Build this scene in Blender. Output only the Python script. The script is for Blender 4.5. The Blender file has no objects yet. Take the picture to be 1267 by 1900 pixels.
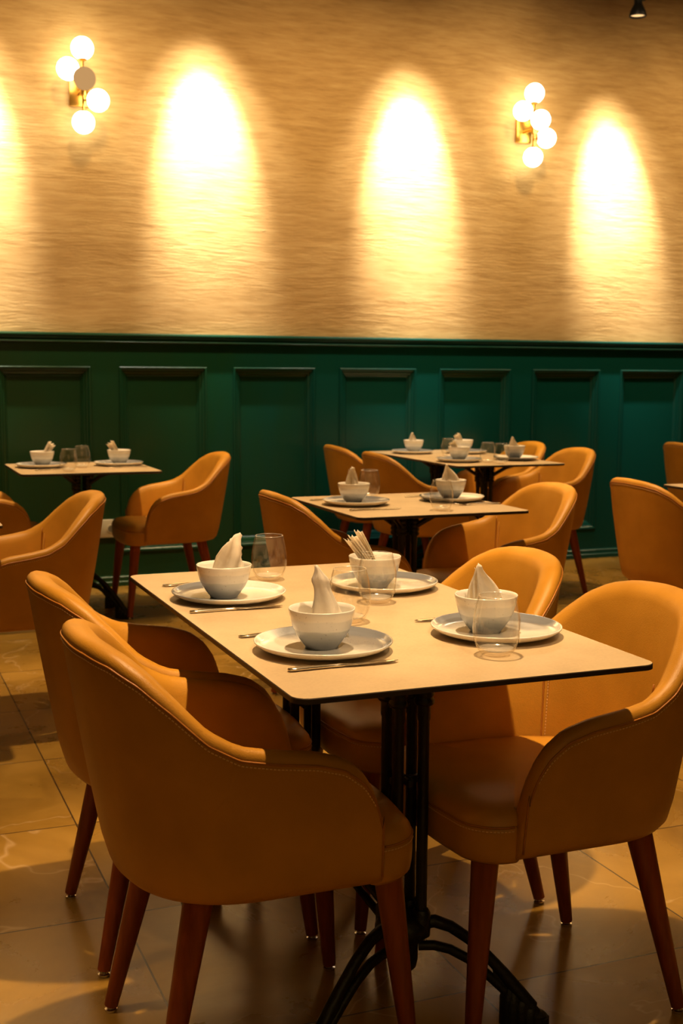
import bpy, bmesh, math, random
from math import sin, cos, pi, radians, sqrt
from mathutils import Vector, Matrix

random.seed(7)
sc = bpy.context.scene
col = sc.collection

# ------------------------------------------------------------------ materials
def new_mat(name):
    m = bpy.data.materials.new(name); m.use_nodes = True
    nt = m.node_tree; nt.nodes.clear()
    out = nt.nodes.new('ShaderNodeOutputMaterial')
    return m, nt, out

def nd(nt, t, **kw):
    n = nt.nodes.new(t)
    for k, v in kw.items():
        if k in n.inputs: n.inputs[k].default_value = v
        else: setattr(n, k, v)
    return n

def ramp(nt, fac, stops):
    r = nt.nodes.new('ShaderNodeValToRGB')
    el = r.color_ramp.elements
    el[0].position, el[0].color = stops[0][0], (*stops[0][1], 1)
    el[1].position, el[1].color = stops[-1][0], (*stops[-1][1], 1)
    for p, c in stops[1:-1]:
        e = el.new(p); e.color = (*c, 1)
    nt.links.new(fac, r.inputs['Fac'])
    return r

def obj_coords(nt, scale=(1, 1, 1), gen=False):
    tc = nt.nodes.new('ShaderNodeTexCoord')
    mp = nt.nodes.new('ShaderNodeMapping'); mp.inputs['Scale'].default_value = scale
    nt.links.new(tc.outputs['Generated' if gen else 'Object'], mp.inputs['Vector'])
    return mp.outputs['Vector']

def simple(name, c1, c2=None, rough=.5, metal=0., scale=20., bump=0., bscale=60., stretch=(1, 1, 1), coat=0., spec=.5, detail=4.):
    m, nt, out = new_mat(name)
    b = nd(nt, 'ShaderNodeBsdfPrincipled', Roughness=rough, Metallic=metal)
    b.inputs['Coat Weight'].default_value = coat
    b.inputs['Specular IOR Level'].default_value = spec
    v = obj_coords(nt, stretch)
    n = nd(nt, 'ShaderNodeTexNoise', Scale=scale, Detail=detail); nt.links.new(v, n.inputs['Vector'])
    r = ramp(nt, n.outputs['Fac'], [(.3, c1), (.7, c2 or c1)])
    nt.links.new(r.outputs['Color'], b.inputs['Base Color'])
    if bump:
        n2 = nd(nt, 'ShaderNodeTexNoise', Scale=bscale, Detail=5.); nt.links.new(v, n2.inputs['Vector'])
        bp = nd(nt, 'ShaderNodeBump', Strength=bump, Distance=.01); nt.links.new(n2.outputs['Fac'], bp.inputs['Height'])
        nt.links.new(bp.outputs['Normal'], b.inputs['Normal'])
    nt.links.new(b.outputs['BSDF'], out.inputs['Surface'])
    return m

def glow(name, color, strength):
    m, nt, out = new_mat(name)
    e = nd(nt, 'ShaderNodeEmission', Color=(*color, 1), Strength=strength)
    nt.links.new(e.outputs[0], out.inputs['Surface'])
    return m

M = {}
M['leather'] = simple('mustard_leather', (.52, .250, .024), (.62, .305, .034), rough=.43, scale=9., bump=.10, bscale=420., spec=.35)
M['leather_in'] = simple('mustard_leather_inner', (.55, .265, .026), (.63, .315, .036), rough=.40, scale=9., bump=.08, bscale=420., spec=.4)
M['piping'] = simple('leather_piping', (.42, .16, .018), (.50, .20, .025), rough=.45)
M['stitch'] = simple('thread', (.90, .60, .24), rough=.6)
M['wood'] = simple('red_brown_wood', (.22, .040, .009), (.34, .072, .015), rough=.38, scale=14., stretch=(6, 6, .6), spec=.45)
M['chrome'] = simple('steel', (.75, .73, .70), rough=.22, metal=1.)
M['iron'] = simple('black_cast_iron', (.006, .0065, .006), (.012, .012, .011), rough=.42, bump=.25, bscale=70.)
M['edge'] = simple('dark_table_edge', (.045, .028, .016), (.06, .038, .02), rough=.5)
M['cutlery'] = simple('polished_cutlery', (.80, .74, .62), rough=.16, metal=1.)
M['brass'] = simple('brass', (.62, .36, .07), (.70, .42, .10), rough=.28, metal=1.)
M['black'] = simple('black_paint', (.010, .010, .009), rough=.45)
M['socket'] = simple('cream_plastic', (.66, .58, .40), rough=.4)
M['socket_dark'] = simple('socket_recess', (.20, .17, .11), rough=.5)
M['globe'] = glow('lit_opal_glass', (1, .90, .70), 9.)
M['globe_off'] = glow('unlit_opal_painted_glow', (.62, .36, .15), .85)  # emission stands in for neighbouring globes shining on this unlit one
M['lamp_face'] = glow('spot_lens', (1, .62, .28), 1.2)
M['darkwall'] = simple('brown_plaster', (.14, .09, .05), rough=.9)
M['ceil'] = simple('dark_ceiling', (.10, .07, .045), rough=.9)

# table laminate
def mk_laminate():
    m, nt, out = new_mat('beige_laminate')
    b = nd(nt, 'ShaderNodeBsdfPrincipled', Roughness=.42)
    b.inputs['Specular IOR Level'].default_value = .35
    v = obj_coords(nt, (1, 1, 1))
    n = nd(nt, 'ShaderNodeTexNoise', Scale=7., Detail=6., Roughness=.6); nt.links.new(v, n.inputs['Vector'])
    n2 = nd(nt, 'ShaderNodeTexNoise', Scale=160., Detail=2.); nt.links.new(v, n2.inputs['Vector'])
    mx = nd(nt, 'ShaderNodeMix'); mx.inputs['Factor'].default_value = .3
    nt.links.new(n.outputs['Fac'], mx.inputs[2]); nt.links.new(n2.outputs['Fac'], mx.inputs[3])
    r = ramp(nt, mx.outputs[0], [(.3, (.48, .36, .21)), (.5, (.565, .43, .26)), (.7, (.63, .485, .30))])
    nt.links.new(r.outputs['Color'], b.inputs['Base Color'])
    nt.links.new(b.outputs['BSDF'], out.inputs['Surface'])
    return m
M['laminate'] = mk_laminate()

def mk_ceramic(name, kind):
    """reactive glaze: white with blue grey pooled to one side (plate) or to the foot (bowl)"""
    m, nt, out = new_mat(name)
    b = nd(nt, 'ShaderNodeBsdfPrincipled', Roughness=.16)
    b.inputs['Coat Weight'].default_value = .4
    b.inputs['Coat Roughness'].default_value = .08
    tc = nt.nodes.new('ShaderNodeTexCoord')
    sx = nt.nodes.new('ShaderNodeSeparateXYZ'); nt.links.new(tc.outputs['Object'], sx.inputs[0])
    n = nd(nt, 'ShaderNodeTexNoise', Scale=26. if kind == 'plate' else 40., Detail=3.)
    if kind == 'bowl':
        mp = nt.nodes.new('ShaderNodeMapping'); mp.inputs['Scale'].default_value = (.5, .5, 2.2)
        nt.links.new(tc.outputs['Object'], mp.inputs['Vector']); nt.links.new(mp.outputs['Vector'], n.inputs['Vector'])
    else:
        nt.links.new(tc.outputs['Object'], n.inputs['Vector'])
    a = nt.nodes.new('ShaderNodeMath'); a.operation = 'MULTIPLY_ADD'
    white, blue, deep = (.80, .76, .68), (.22, .225, .235), (.135, .145, .16)
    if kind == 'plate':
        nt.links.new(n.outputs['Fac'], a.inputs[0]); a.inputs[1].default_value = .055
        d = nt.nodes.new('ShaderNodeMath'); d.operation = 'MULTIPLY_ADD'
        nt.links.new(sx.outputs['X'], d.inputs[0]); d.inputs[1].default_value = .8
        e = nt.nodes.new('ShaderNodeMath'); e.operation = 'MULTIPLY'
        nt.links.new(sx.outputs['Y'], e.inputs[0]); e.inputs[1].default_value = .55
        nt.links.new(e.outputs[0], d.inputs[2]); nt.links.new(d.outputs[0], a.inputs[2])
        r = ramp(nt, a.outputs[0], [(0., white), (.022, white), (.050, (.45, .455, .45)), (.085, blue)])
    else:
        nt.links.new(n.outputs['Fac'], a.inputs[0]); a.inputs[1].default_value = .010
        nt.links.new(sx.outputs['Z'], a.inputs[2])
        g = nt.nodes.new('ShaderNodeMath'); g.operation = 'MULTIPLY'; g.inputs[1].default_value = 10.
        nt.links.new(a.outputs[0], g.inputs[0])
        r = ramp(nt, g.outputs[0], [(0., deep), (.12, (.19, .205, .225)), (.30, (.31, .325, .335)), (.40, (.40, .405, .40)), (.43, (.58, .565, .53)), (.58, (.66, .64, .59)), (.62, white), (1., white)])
        # inside of the bowl is plain white: normals facing the axis
    col_out = r.outputs['Color']
    # dark speckles
    vo = nd(nt, 'ShaderNodeTexNoise', Scale=220., Detail=1.); nt.links.new(tc.outputs['Object'], vo.inputs['Vector'])
    sp = ramp(nt, vo.outputs['Fac'], [(.70, (1, 1, 1)), (.76, (.55, .5, .45))])
    mu = nt.nodes.new('ShaderNodeMix'); mu.data_type = 'RGBA'; mu.blend_type = 'MULTIPLY'; mu.inputs[0].default_value = .6
    nt.links.new(col_out, mu.inputs[6]); nt.links.new(sp.outputs['Color'], mu.inputs[7])
    nt.links.new(mu.outputs[2], b.inputs['Base Color'])
    nt.links.new(b.outputs['BSDF'], out.inputs['Surface'])
    return m
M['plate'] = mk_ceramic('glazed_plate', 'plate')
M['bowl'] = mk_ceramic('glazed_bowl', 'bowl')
M['bowl_in'] = simple('white_glaze', (.80, .76, .68), (.83, .79, .71), rough=.18, coat=.4)
M['plate_far'] = simple('white_plate_glaze', (.74, .72, .66), (.80, .76, .68), rough=.2, coat=.4)

def mk_napkin():
    m, nt, out = new_mat('paper_napkin')
    b = nd(nt, 'ShaderNodeBsdfPrincipled', Roughness=.85)
    t = nd(nt, 'ShaderNodeBsdfTranslucent', Color=(.95, .86, .68, 1))
    v = obj_coords(nt)
    n = nd(nt, 'ShaderNodeTexVoronoi', Scale=55.); nt.links.new(v, n.inputs['Vector'])
    n3 = nd(nt, 'ShaderNodeTexNoise', Scale=22., Detail=3., Distortion=2.); nt.links.new(v, n3.inputs['Vector'])
    r = ramp(nt, n3.outputs['Fac'], [(.42, (.97, .94, .87)), (.55, (.90, .86, .78))])
    nt.links.new(r.outputs['Color'], b.inputs['Base Color'])
    bp = nd(nt, 'ShaderNodeBump', Strength=.35, Distance=.003)
    nt.links.new(n3.outputs['Fac'], bp.inputs['Height']); nt.links.new(bp.outputs['Normal'], b.inputs['Normal'])
    mx = nd(nt, 'ShaderNodeMixShader', Fac=.5)
    nt.links.new(b.outputs[0], mx.inputs[1]); nt.links.new(t.outputs[0], mx.inputs[2])
    nt.links.new(mx.outputs[0], out.inputs['Surface'])
    return m
M['napkin'] = mk_napkin()

def mk_glass(name='clear_thin_glass', rim=False):
    m, nt, out = new_mat(name)
    lw = nd(nt, 'ShaderNodeLayerWeight', Blend=.35)
    tint = ramp(nt, lw.outputs['Facing'], [(0., (.99, .988, .98)), (.5, (.98, .972, .95)), (.78, (.90, .865, .80)), (.92, (.66, .57, .44)), (1., (.42, .32, .20))])
    t = nd(nt, 'ShaderNodeBsdfTransparent'); nt.links.new(tint.outputs['Color'], t.inputs['Color'])
    g = nd(nt, 'ShaderNodeBsdfGlossy', Roughness=.14 if rim else .035); g.inputs['Color'].default_value = (1, 1, 1, 1)
    fr = nd(nt, 'ShaderNodeFresnel', IOR=2.6 if rim else 1.75)
    df = nd(nt, 'ShaderNodeBsdfDiffuse', Color=(.9, .86, .78, 1))
    geo = nt.nodes.new('ShaderNodeNewGeometry')
    haze = ramp(nt, lw.outputs['Facing'], [(0., (.018,) * 3), (.7, (.035,) * 3), (1., (.28,) * 3)])  # pale diffuse haze mixed in to stand for light caught by the glass
    md = nt.nodes.new('ShaderNodeMixShader'); nt.links.new(haze.outputs['Color'], md.inputs[0])
    if rim: md.inputs[0].default_value = .30; nt.links.remove(md.inputs[0].links[0])  # rim and base get more pale diffuse, a highlight put into the material
    nt.links.new(t.outputs[0], md.inputs[1]); nt.links.new(df.outputs[0], md.inputs[2])
    mx = nt.nodes.new('ShaderNodeMixShader')
    nt.links.new(fr.outputs[0], mx.inputs[0]); nt.links.new(md.outputs[0], mx.inputs[1]); nt.links.new(g.outputs[0], mx.inputs[2])
    mb = nt.nodes.new('ShaderNodeMixShader')
    nt.links.new(geo.outputs['Backfacing'], mb.inputs[0]); nt.links.new(mx.outputs[0], mb.inputs[1]); nt.links.new(t.outputs[0], mb.inputs[2])
    nt.links.new(mb.outputs[0], out.inputs['Surface'])
    return m
M['glass_rim'] = mk_glass('glass_rim', True)
M['glass'] = mk_glass()

def mk_plaster():
    m, nt, out = new_mat('rough_ochre_plaster')
    b = nd(nt, 'ShaderNodeBsdfPrincipled', Roughness=.85)
    b.inputs['Specular IOR Level'].default_value = .2
    v = obj_coords(nt, (2.6, 1, 19.))
    wv = nd(nt, 'ShaderNodeTexNoise', Scale=1.3, Detail=2.); nt.links.new(obj_coords(nt, (1, 1, 1)), wv.inputs['Vector'])
    ad = nt.nodes.new('ShaderNodeVectorMath'); ad.operation = 'MULTIPLY_ADD'
    nt.links.new(wv.outputs['Color'], ad.inputs[0]); ad.inputs[1].default_value = (.0, .0, 2.0); nt.links.new(v, ad.inputs[2])
    n1 = nd(nt, 'ShaderNodeTexNoise', Scale=2.2, Detail=8., Roughness=.62); nt.links.new(ad.outputs[0], n1.inputs['Vector'])
    v2 = obj_coords(nt, (7, 1, 60.))
    n2 = nd(nt, 'ShaderNodeTexNoise', Scale=2.5, Detail=4., Roughness=.6); nt.links.new(v2, n2.inputs['Vector'])
    mx = nd(nt, 'ShaderNodeMix'); mx.inputs['Factor'].default_value = .30
    nt.links.new(n1.outputs['Fac'], mx.inputs[2]); nt.links.new(n2.outputs['Fac'], mx.inputs[3])
    # broad worn patches make the strokes come and go
    big = nd(nt, 'ShaderNodeTexNoise', Scale=.9, Detail=2.); nt.links.new(obj_coords(nt, (1, 1, 1.8)), big.inputs['Vector'])
    r = ramp(nt, n1.outputs['Fac'], [(.25, (.46, .295, .115)), (.5, (.58, .39, .165)), (.75, (.66, .47, .215))])
    r2 = ramp(nt, big.outputs['Fac'], [(.35, (.80, .76, .70)), (.65, (1, 1, 1))])
    mu = nt.nodes.new('ShaderNodeMix'); mu.data_type = 'RGBA'; mu.blend_type = 'MULTIPLY'; mu.inputs[0].default_value = 1.
    nt.links.new(r.outputs['Color'], mu.inputs[6]); nt.links.new(r2.outputs['Color'], mu.inputs[7])
    nt.links.new(mu.outputs[2], b.inputs['Base Color'])
    m2 = nd(nt, 'ShaderNodeTexNoise', Scale=1.6, Detail=3.); nt.links.new(obj_coords(nt, (1, 1, 2.6)), m2.inputs['Vector'])
    mr = ramp(nt, m2.outputs['Fac'], [(.36, (.12, .12, .12)), (.62, (1, 1, 1))])
    sepm = nt.nodes.new('ShaderNodeMath'); sepm.operation = 'SUBTRACT'; nt.links.new(mx.outputs[0], sepm.inputs[0]); sepm.inputs[1].default_value = .5
    hm = nt.nodes.new('ShaderNodeMath'); hm.operation = 'MULTIPLY'; nt.links.new(sepm.outputs[0], hm.inputs[0]); nt.links.new(mr.outputs['Color'], hm.inputs[1])
    # a few deeper torn ridges
    n4 = nd(nt, 'ShaderNodeTexNoise', Scale=1.0, Detail=6., Roughness=.7); nt.links.new(obj_coords(nt, (1.6, 1, 9.)), n4.inputs['Vector'])
    cr = ramp(nt, n4.outputs['Fac'], [(.66, (0, 0, 0)), (.70, (.5, .5, .5)), (.74, (.2, .2, .2))])
    ha = nt.nodes.new('ShaderNodeMath'); ha.operation = 'ADD'; nt.links.new(hm.outputs[0], ha.inputs[0]); nt.links.new(cr.outputs['Color'], ha.inputs[1])
    bp = nd(nt, 'ShaderNodeBump', Strength=.40, Distance=.022); nt.links.new(ha.outputs[0], bp.inputs['Height'])
    nt.links.new(bp.outputs['Normal'], b.inputs['Normal'])
    nt.links.new(b.outputs['BSDF'], out.inputs['Surface'])
    return m
M['plaster'] = mk_plaster()

def mk_green():
    m, nt, out = new_mat('dark_green_paint')
    b = nd(nt, 'ShaderNodeBsdfPrincipled', Roughness=.26)
    b.inputs['Specular IOR Level'].default_value = .5
    v = obj_coords(nt, (1, 1, .35))
    n = nd(nt, 'ShaderNodeTexNoise', Scale=1.4, Detail=4.); nt.links.new(v, n.inputs['Vector'])
    # the base colour turns from olive green on the left to teal on the right
    tc = nt.nodes.new('ShaderNodeTexCoord'); sx = nt.nodes.new('ShaderNodeSeparateXYZ'); nt.links.new(tc.outputs['Object'], sx.inputs[0])
    a = nt.nodes.new('ShaderNodeMath'); a.operation = 'MULTIPLY_ADD'; nt.links.new(sx.outputs['X'], a.inputs[0])
    a.inputs[1].default_value = .16; nt.links.new(n.outputs['Fac'], a.inputs[2])
    r = ramp(nt, a.outputs[0], [(.45, (.020, .050, .010)), (.80, (.008, .062, .026)), (1., (.003, .066, .052))])
    r.color_ramp.elements[2].position = 1.
    nt.links.new(r.outputs['Color'], b.inputs['Base Color'])
    n2 = nd(nt, 'ShaderNodeTexNoise', Scale=18., Detail=3.); nt.links.new(obj_coords(nt, (1, 1, .2)), n2.inputs['Vector'])
    bp = nd(nt, 'ShaderNodeBump', Strength=.10, Distance=.01); nt.links.new(n2.outputs['Fac'], bp.inputs['Height'])
    nt.links.new(bp.outputs['Normal'], b.inputs['Normal'])
    nt.links.new(b.outputs['BSDF'], out.inputs['Surface'])
    return m
M['green'] = mk_green()

def mk_floor():
    m, nt, out = new_mat('brown_marble_tile')
    b = nd(nt, 'ShaderNodeBsdfPrincipled', Roughness=.3)
    b.inputs['Specular IOR Level'].default_value = .45
    tc = nt.nodes.new('ShaderNodeTexCoord')
    sx = nt.nodes.new('ShaderNodeSeparateXYZ'); nt.links.new(tc.outputs['Object'], sx.inputs[0])
    def line(sock, off):
        a = nt.nodes.new('ShaderNodeMath'); a.operation = 'SUBTRACT'; nt.links.new(sock, a.inputs[0]); a.inputs[1].default_value = off
        d = nt.nodes.new('ShaderNodeMath'); d.operation = 'DIVIDE'; nt.links.new(a.outputs[0], d.inputs[0]); d.inputs[1].default_value = .6
        p = nt.nodes.new('ShaderNodeMath'); p.operation = 'PINGPONG'; nt.links.new(d.outputs[0], p.inputs[0]); p.inputs[1].default_value = .5
        l = nt.nodes.new('ShaderNodeMath'); l.operation = 'LESS_THAN'; nt.links.new(p.outputs[0], l.inputs[0]); l.inputs[1].default_value = .0036
        fl = nt.nodes.new('ShaderNodeMath'); fl.operation = 'FLOOR'; nt.links.new(d.outputs[0], fl.inputs[0])
        return l.outputs[0], fl.outputs[0]
    lx, fx = line(sx.outputs['X'], .548); ly, fy = line(sx.outputs['Y'], .298)
    mxl = nt.nodes.new('ShaderNodeMath'); mxl.operation = 'MAXIMUM'; nt.links.new(lx, mxl.inputs[0]); nt.links.new(ly, mxl.inputs[1])
    # each tile takes its own slice of the stone
    cb = nt.nodes.new('ShaderNodeCombineXYZ'); nt.links.new(fx, cb.inputs[0]); nt.links.new(fy, cb.inputs[1])
    wn = nt.nodes.new('ShaderNodeTexWhiteNoise'); nt.links.new(cb.outputs[0], wn.inputs['Vector'])
    ad = nt.nodes.new('ShaderNodeVectorMath'); ad.operation = 'MULTIPLY_ADD'
    nt.links.new(wn.outputs['Color'], ad.inputs[0]); ad.inputs[1].default_value = (7, 7, 7); nt.links.new(tc.outputs['Object'], ad.inputs[2])
    n = nd(nt, 'ShaderNodeTexNoise', Scale=2.4, Detail=9., Roughness=.62, Distortion=.6); nt.links.new(ad.outputs[0], n.inputs['Vector'])
    base = ramp(nt, n.outputs['Fac'], [(.3, (.23, .128, .020)), (.5, (.33, .190, .032)), (.7, (.42, .25, .050))])
    # thin pale veins
    n2 = nd(nt, 'ShaderNodeTexNoise', Scale=1.1, Detail=5., Roughness=.55, Distortion=.5); nt.links.new(ad.outputs[0], n2.inputs['Vector'])
    s = nt.nodes.new('ShaderNodeMath'); s.operation = 'SUBTRACT'; nt.links.new(n2.outputs['Fac'], s.inputs[0]); s.inputs[1].default_value = .5
    ab = nt.nodes.new('ShaderNodeMath'); ab.operation = 'ABSOLUTE'; nt.links.new(s.outputs[0], ab.inputs[0])
    vr = ramp(nt, ab.outputs[0], [(0., (.62, .62, .62)), (.0018, (.25, .25, .25)), (.0042, (0, 0, 0))])
    mv = nt.nodes.new('ShaderNodeMix'); mv.data_type = 'RGBA'
    nt.links.new(vr.outputs['Color'], mv.inputs[0]); nt.links.new(base.outputs['Color'], mv.inputs[6]); mv.inputs[7].default_value = (.55, .38, .19, 1)
    mg = nt.nodes.new('ShaderNodeMix'); mg.data_type = 'RGBA'
    nt.links.new(mxl.outputs[0], mg.inputs[0]); nt.links.new(mv.outputs[2], mg.inputs[6]); mg.inputs[7].default_value = (.065, .038, .015, 1)
    nt.links.new(mg.outputs[2], b.inputs['Base Color'])
    rr = ramp(nt, n.outputs['Fac'], [(.3, (.22, .22, .22)), (.7, (.36, .36, .36))])
    nt.links.new(rr.outputs['Color'], b.inputs['Roughness'])
    bp = nd(nt, 'ShaderNodeBump', Strength=.12, Distance=.004); nt.links.new(n.outputs['Fac'], bp.inputs['Height'])
    bp2 = nd(nt, 'ShaderNodeBump', Strength=.6, Distance=.003, invert=True)
    nt.links.new(mxl.outputs[0], bp2.inputs['Height']); nt.links.new(bp.outputs['Normal'], bp2.inputs['Normal'])
    nt.links.new(bp2.outputs['Normal'], b.inputs['Normal'])
    nt.links.new(b.outputs['BSDF'], out.inputs['Surface'])
    return m
M['floor'] = mk_floor()

# ------------------------------------------------------------------ helpers
def link(name, bm, mats, parent=None, smooth=True, angle=None):
    me = bpy.data.meshes.new(name)
    bmesh.ops.recalc_face_normals(bm, faces=bm.faces)
    bm.to_mesh(me); bm.free()
    for m in (mats if isinstance(mats, (list, tuple)) else [mats]): me.materials.append(M[m])
    for p in me.polygons: p.use_smooth = smooth
    if smooth and angle is not None: me.set_sharp_from_angle(angle=radians(angle))
    o = bpy.data.objects.new(name, me); col.objects.link(o)
    if parent: o.parent = parent
    return o

def tag(o, label, cat, group=None):
    o['label'] = label; o['category'] = cat
    if group: o['group'] = group
    return o

def thing(name, label, cat, loc=(0, 0, 0), rz=0., group=None):
    o = bpy.data.objects.new(name, None); col.objects.link(o)
    o.empty_display_size = .05
    o.location = loc; o.rotation_euler = (0, 0, rz)
    return tag(o, label, cat, group)

def struct(name, bm, mats, smooth=False):
    o = link(name, bm, mats, None, smooth); o['kind'] = 'structure'; return o

def box(bm, x0, x1, y0, y1, z0, z1, mi=0, bevel=0.):
    r = bmesh.ops.create_cube(bm, size=1.)
    vs = r['verts']
    for v in vs:
        v.co = Vector(((x0 + x1) / 2 + v.co.x * (x1 - x0), (y0 + y1) / 2 + v.co.y * (y1 - y0), (z0 + z1) / 2 + v.co.z * (z1 - z0)))
    fs = {f for v in vs for f in v.link_faces}
    for f in fs: f.material_index = mi
    if bevel:
        es = list({e for f in fs for e in f.edges})
        bmesh.ops.bevel(bm, geom=es, offset=bevel, segments=2, profile=.5, affect='EDGES')

def lathe(bm, prof, seg=48, cx=0., cy=0., z0=0., mi=0, mi_fn=None):
    rings = []
    for r, z in prof:
        if r < 1e-6: rings.append([bm.verts.new((cx, cy, z0 + z))])
        else: rings.append([bm.verts.new((cx + r * cos(2 * pi * k / seg), cy + r * sin(2 * pi * k / seg), z0 + z)) for k in range(seg)])
    for i in range(len(rings) - 1):
        a, b = rings[i], rings[i + 1]
        for k in range(seg):
            k2 = (k + 1) % seg
            if len(a) == 1 and len(b) == 1: continue
            if len(a) == 1: f = bm.faces.new((a[0], b[k2], b[k]))
            elif len(b) == 1: f = bm.faces.new((a[k], a[k2], b[0]))
            else: f = bm.faces.new((a[k], a[k2], b[k2], b[k]))
            f.material_index = mi_fn(i) if mi_fn else mi

def tube(bm, pts, rad, seg=10, mi=0, closed=False, cap=True, flat=1.):
    pts = [Vector(p) for p in pts]; n = len(pts)
    rads = rad if isinstance(rad, (list, tuple)) else [rad] * n
    rings = []; up = None
    for i, p in enumerate(pts):
        t = (pts[(i + 1) % n] - pts[i - 1]) if closed else (pts[min(i + 1, n - 1)] - pts[max(i - 1, 0)])
        t.normalize()
        if up is None:
            up = Vector((0, 0, 1)) if abs(t.z) < .9 else Vector((1, 0, 0))
        s = t.cross(up); s.normalize(); up = s.cross(t); up.normalize()
        rings.append([bm.verts.new(p + (s * cos(2 * pi * k / seg) + up * sin(2 * pi * k / seg) * flat) * rads[i]) for k in range(seg)])
    m = n if closed else n - 1
    for i in range(m):
        a, b = rings[i], rings[(i + 1) % n]
        for k in range(seg):
            f = bm.faces.new((a[k], a[(k + 1) % seg], b[(k + 1) % seg], b[k])); f.material_index = mi
    if cap and not closed:
        f = bm.faces.new(rings[0]); f.material_index = mi
        f = bm.faces.new(list(reversed(rings[-1]))); f.material_index = mi

def dashes(bm, pts, mi, step=.0068, length=.0045, r=.0011, lift=None):
    """thread stitches lying along a polyline"""
    pts = [Vector(p) for p in pts]
    d = 0.; nxt = 0.
    for i in range(len(pts) - 1):
        a, b = pts[i], pts[i + 1]; L = (b - a).length
        while nxt < d + L:
            t = (nxt - d) / max(L, 1e-9); p = a.lerp(b, t); dr = (b - a).normalized()
            s = dr.cross(Vector((0, 0, 1)));
            if s.length < .1: s = Vector((1, 0, 0))
            s.normalize(); u = s.cross(dr)
            e = dr * length / 2
            vs = [bm.verts.new(p + e * k + s * (r * a1) + u * (r * b1)) for k in (-1, 1) for a1, b1 in ((1, 0), (0, 1), (-1, 0), (0, -1))]
            for k in range(4):
                f = bm.faces.new((vs[k], vs[(k + 1) % 4], vs[4 + (k + 1) % 4], vs[4 + k])); f.material_index = mi
            nxt += step
        d += L

def interp(x, tab):
    if x <= tab[0][0]: return tab[0][1]
    for (x0, y0), (x1, y1) in zip(tab, tab[1:]):
        if x <= x1:
            t = (x - x0) / (x1 - x0)
            return y0 + (y1 - y0) * t
    return tab[-1][1]

def smooth_tab(tab, n=60, it=3):
    x0, x1 = tab[0][0], tab[-1][0]
    xs = [x0 + (x1 - x0) * i / n for i in range(n + 1)]
    ys = [interp(x, tab) for x in xs]
    for _ in range(it):
        ys = [ys[0]] + [(ys[i - 1] + 2 * ys[i] + ys[i + 1]) / 4 for i in range(1, n)] + [ys[-1]]
    return list(zip(xs, ys))

def children_of(o): return [c for c in bpy.data.objects if c.parent == o]

def dup(root, loc, rz, label, group=None):
    r = root.copy(); col.objects.link(r); r.location = loc; r.rotation_euler = (0, 0, rz)
    r['label'] = label
    if group: r['group'] = group
    def rec(src, dst):
        for ch in kids[src.name]:
            c = ch.copy(); col.objects.link(c); c.parent = dst
            rec(ch, c)
    kids = {}
    def gather(s):
        kids[s.name] = children_of(s)
        for k in kids[s.name]: gather(k)
    gather(root)
    rec(root, r)
    return r

# ------------------------------------------------------------------ the room
WY = 6.953                                   # face of the panelling
X0, X1, Y0, Y1, ZC = -3.2, 8.6, -3.0, 6.975, 4.05

bm = bmesh.new(); box(bm, X0 - .1, X1 + .1, Y0 - .1, Y1 + .1, -.1, 0.); struct('floor', bm, 'floor')
bm = bmesh.new(); box(bm, X0 - .1, X1 + .1, Y0 - .1, Y1 + .1, ZC, ZC + .1); struct('ceiling', bm, 'ceil')
bm = bmesh.new(); box(bm, X0 - .1, X1 + .1, Y1, Y1 + .12, 0., ZC); struct('wall_back', bm, 'plaster')
bm = bmesh.new(); box(bm, X0 - .1, X0, Y0, Y1, 0., ZC); struct('wall_left', bm, 'darkwall')
bm = bmesh.new(); box(bm, X1, X1 + .1, Y0, Y1, 0., ZC); struct('wall_right', bm, 'darkwall')
bm = bmesh.new(); box(bm, X0 - .1, X1 + .1, Y0 - .1, Y0, 0., ZC); struct('wall_front', bm, 'darkwall')

# wainscot with recessed stepped panels
def wainscot():
    bm = bmesh.new()
    PX, PITCH, PW, PZ0, PZ1, ZT = 1.440, .6704, .5117, .192, 1.2515, 1.40
    prof = [(0, 0), (.001, -.007), (.005, -.010), (.011, -.009), (.014, -.002), (.020, .003), (.026, .004), (.029, .010), (.036, .013), (.042, .015), (.045, .022), (.052, .026), (.056, .030)]
    ks = [k for k in range(-6, 11) if X0 < PX + k * PITCH and PX + k * PITCH + PW < X1]
    xs = [X0]
    def quad(a, b, c, d): bm.faces.new([bm.verts.new(p) for p in (a, b, c, d)])
    def face(x0, x1, z0, z1): quad((x0, WY, z0), (x1, WY, z0), (x1, WY, z1), (x0, WY, z1))
    prev = X0
    for k in ks:
        x0 = PX + k * PITCH; x1 = x0 + PW
        face(prev, x0, 0, ZT); face(x0, x1, 0, PZ0); face(x0, x1, PZ1, ZT)
        loops = []
        for ins, dep in prof:
            loops.append([bm.verts.new(p) for p in ((x0 + ins, WY + dep - .0, PZ0 + ins), (x1 - ins, WY + dep, PZ0 + ins), (x1 - ins, WY + dep, PZ1 - ins), (x0 + ins, WY + dep, PZ1 - ins))])
        for a, b in zip(loops, loops[1:]):
            for i in range(4): bm.faces.new((a[i], a[(i + 1) % 4], b[(i + 1) % 4], b[i]))
        bm.faces.new(loops[-1])
        prev = x1
    face(prev, X1, 0, ZT)
    for f in bm.faces:
        if f.normal.y > 0: f.normal_flip()
    return bm
# the plaster starts just behind the deepest panel
for v in bpy.data.objects['wall_back'].data.vertices:
    v.co.y += .012
o = struct('trim_1', wainscot(), 'green')

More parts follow.
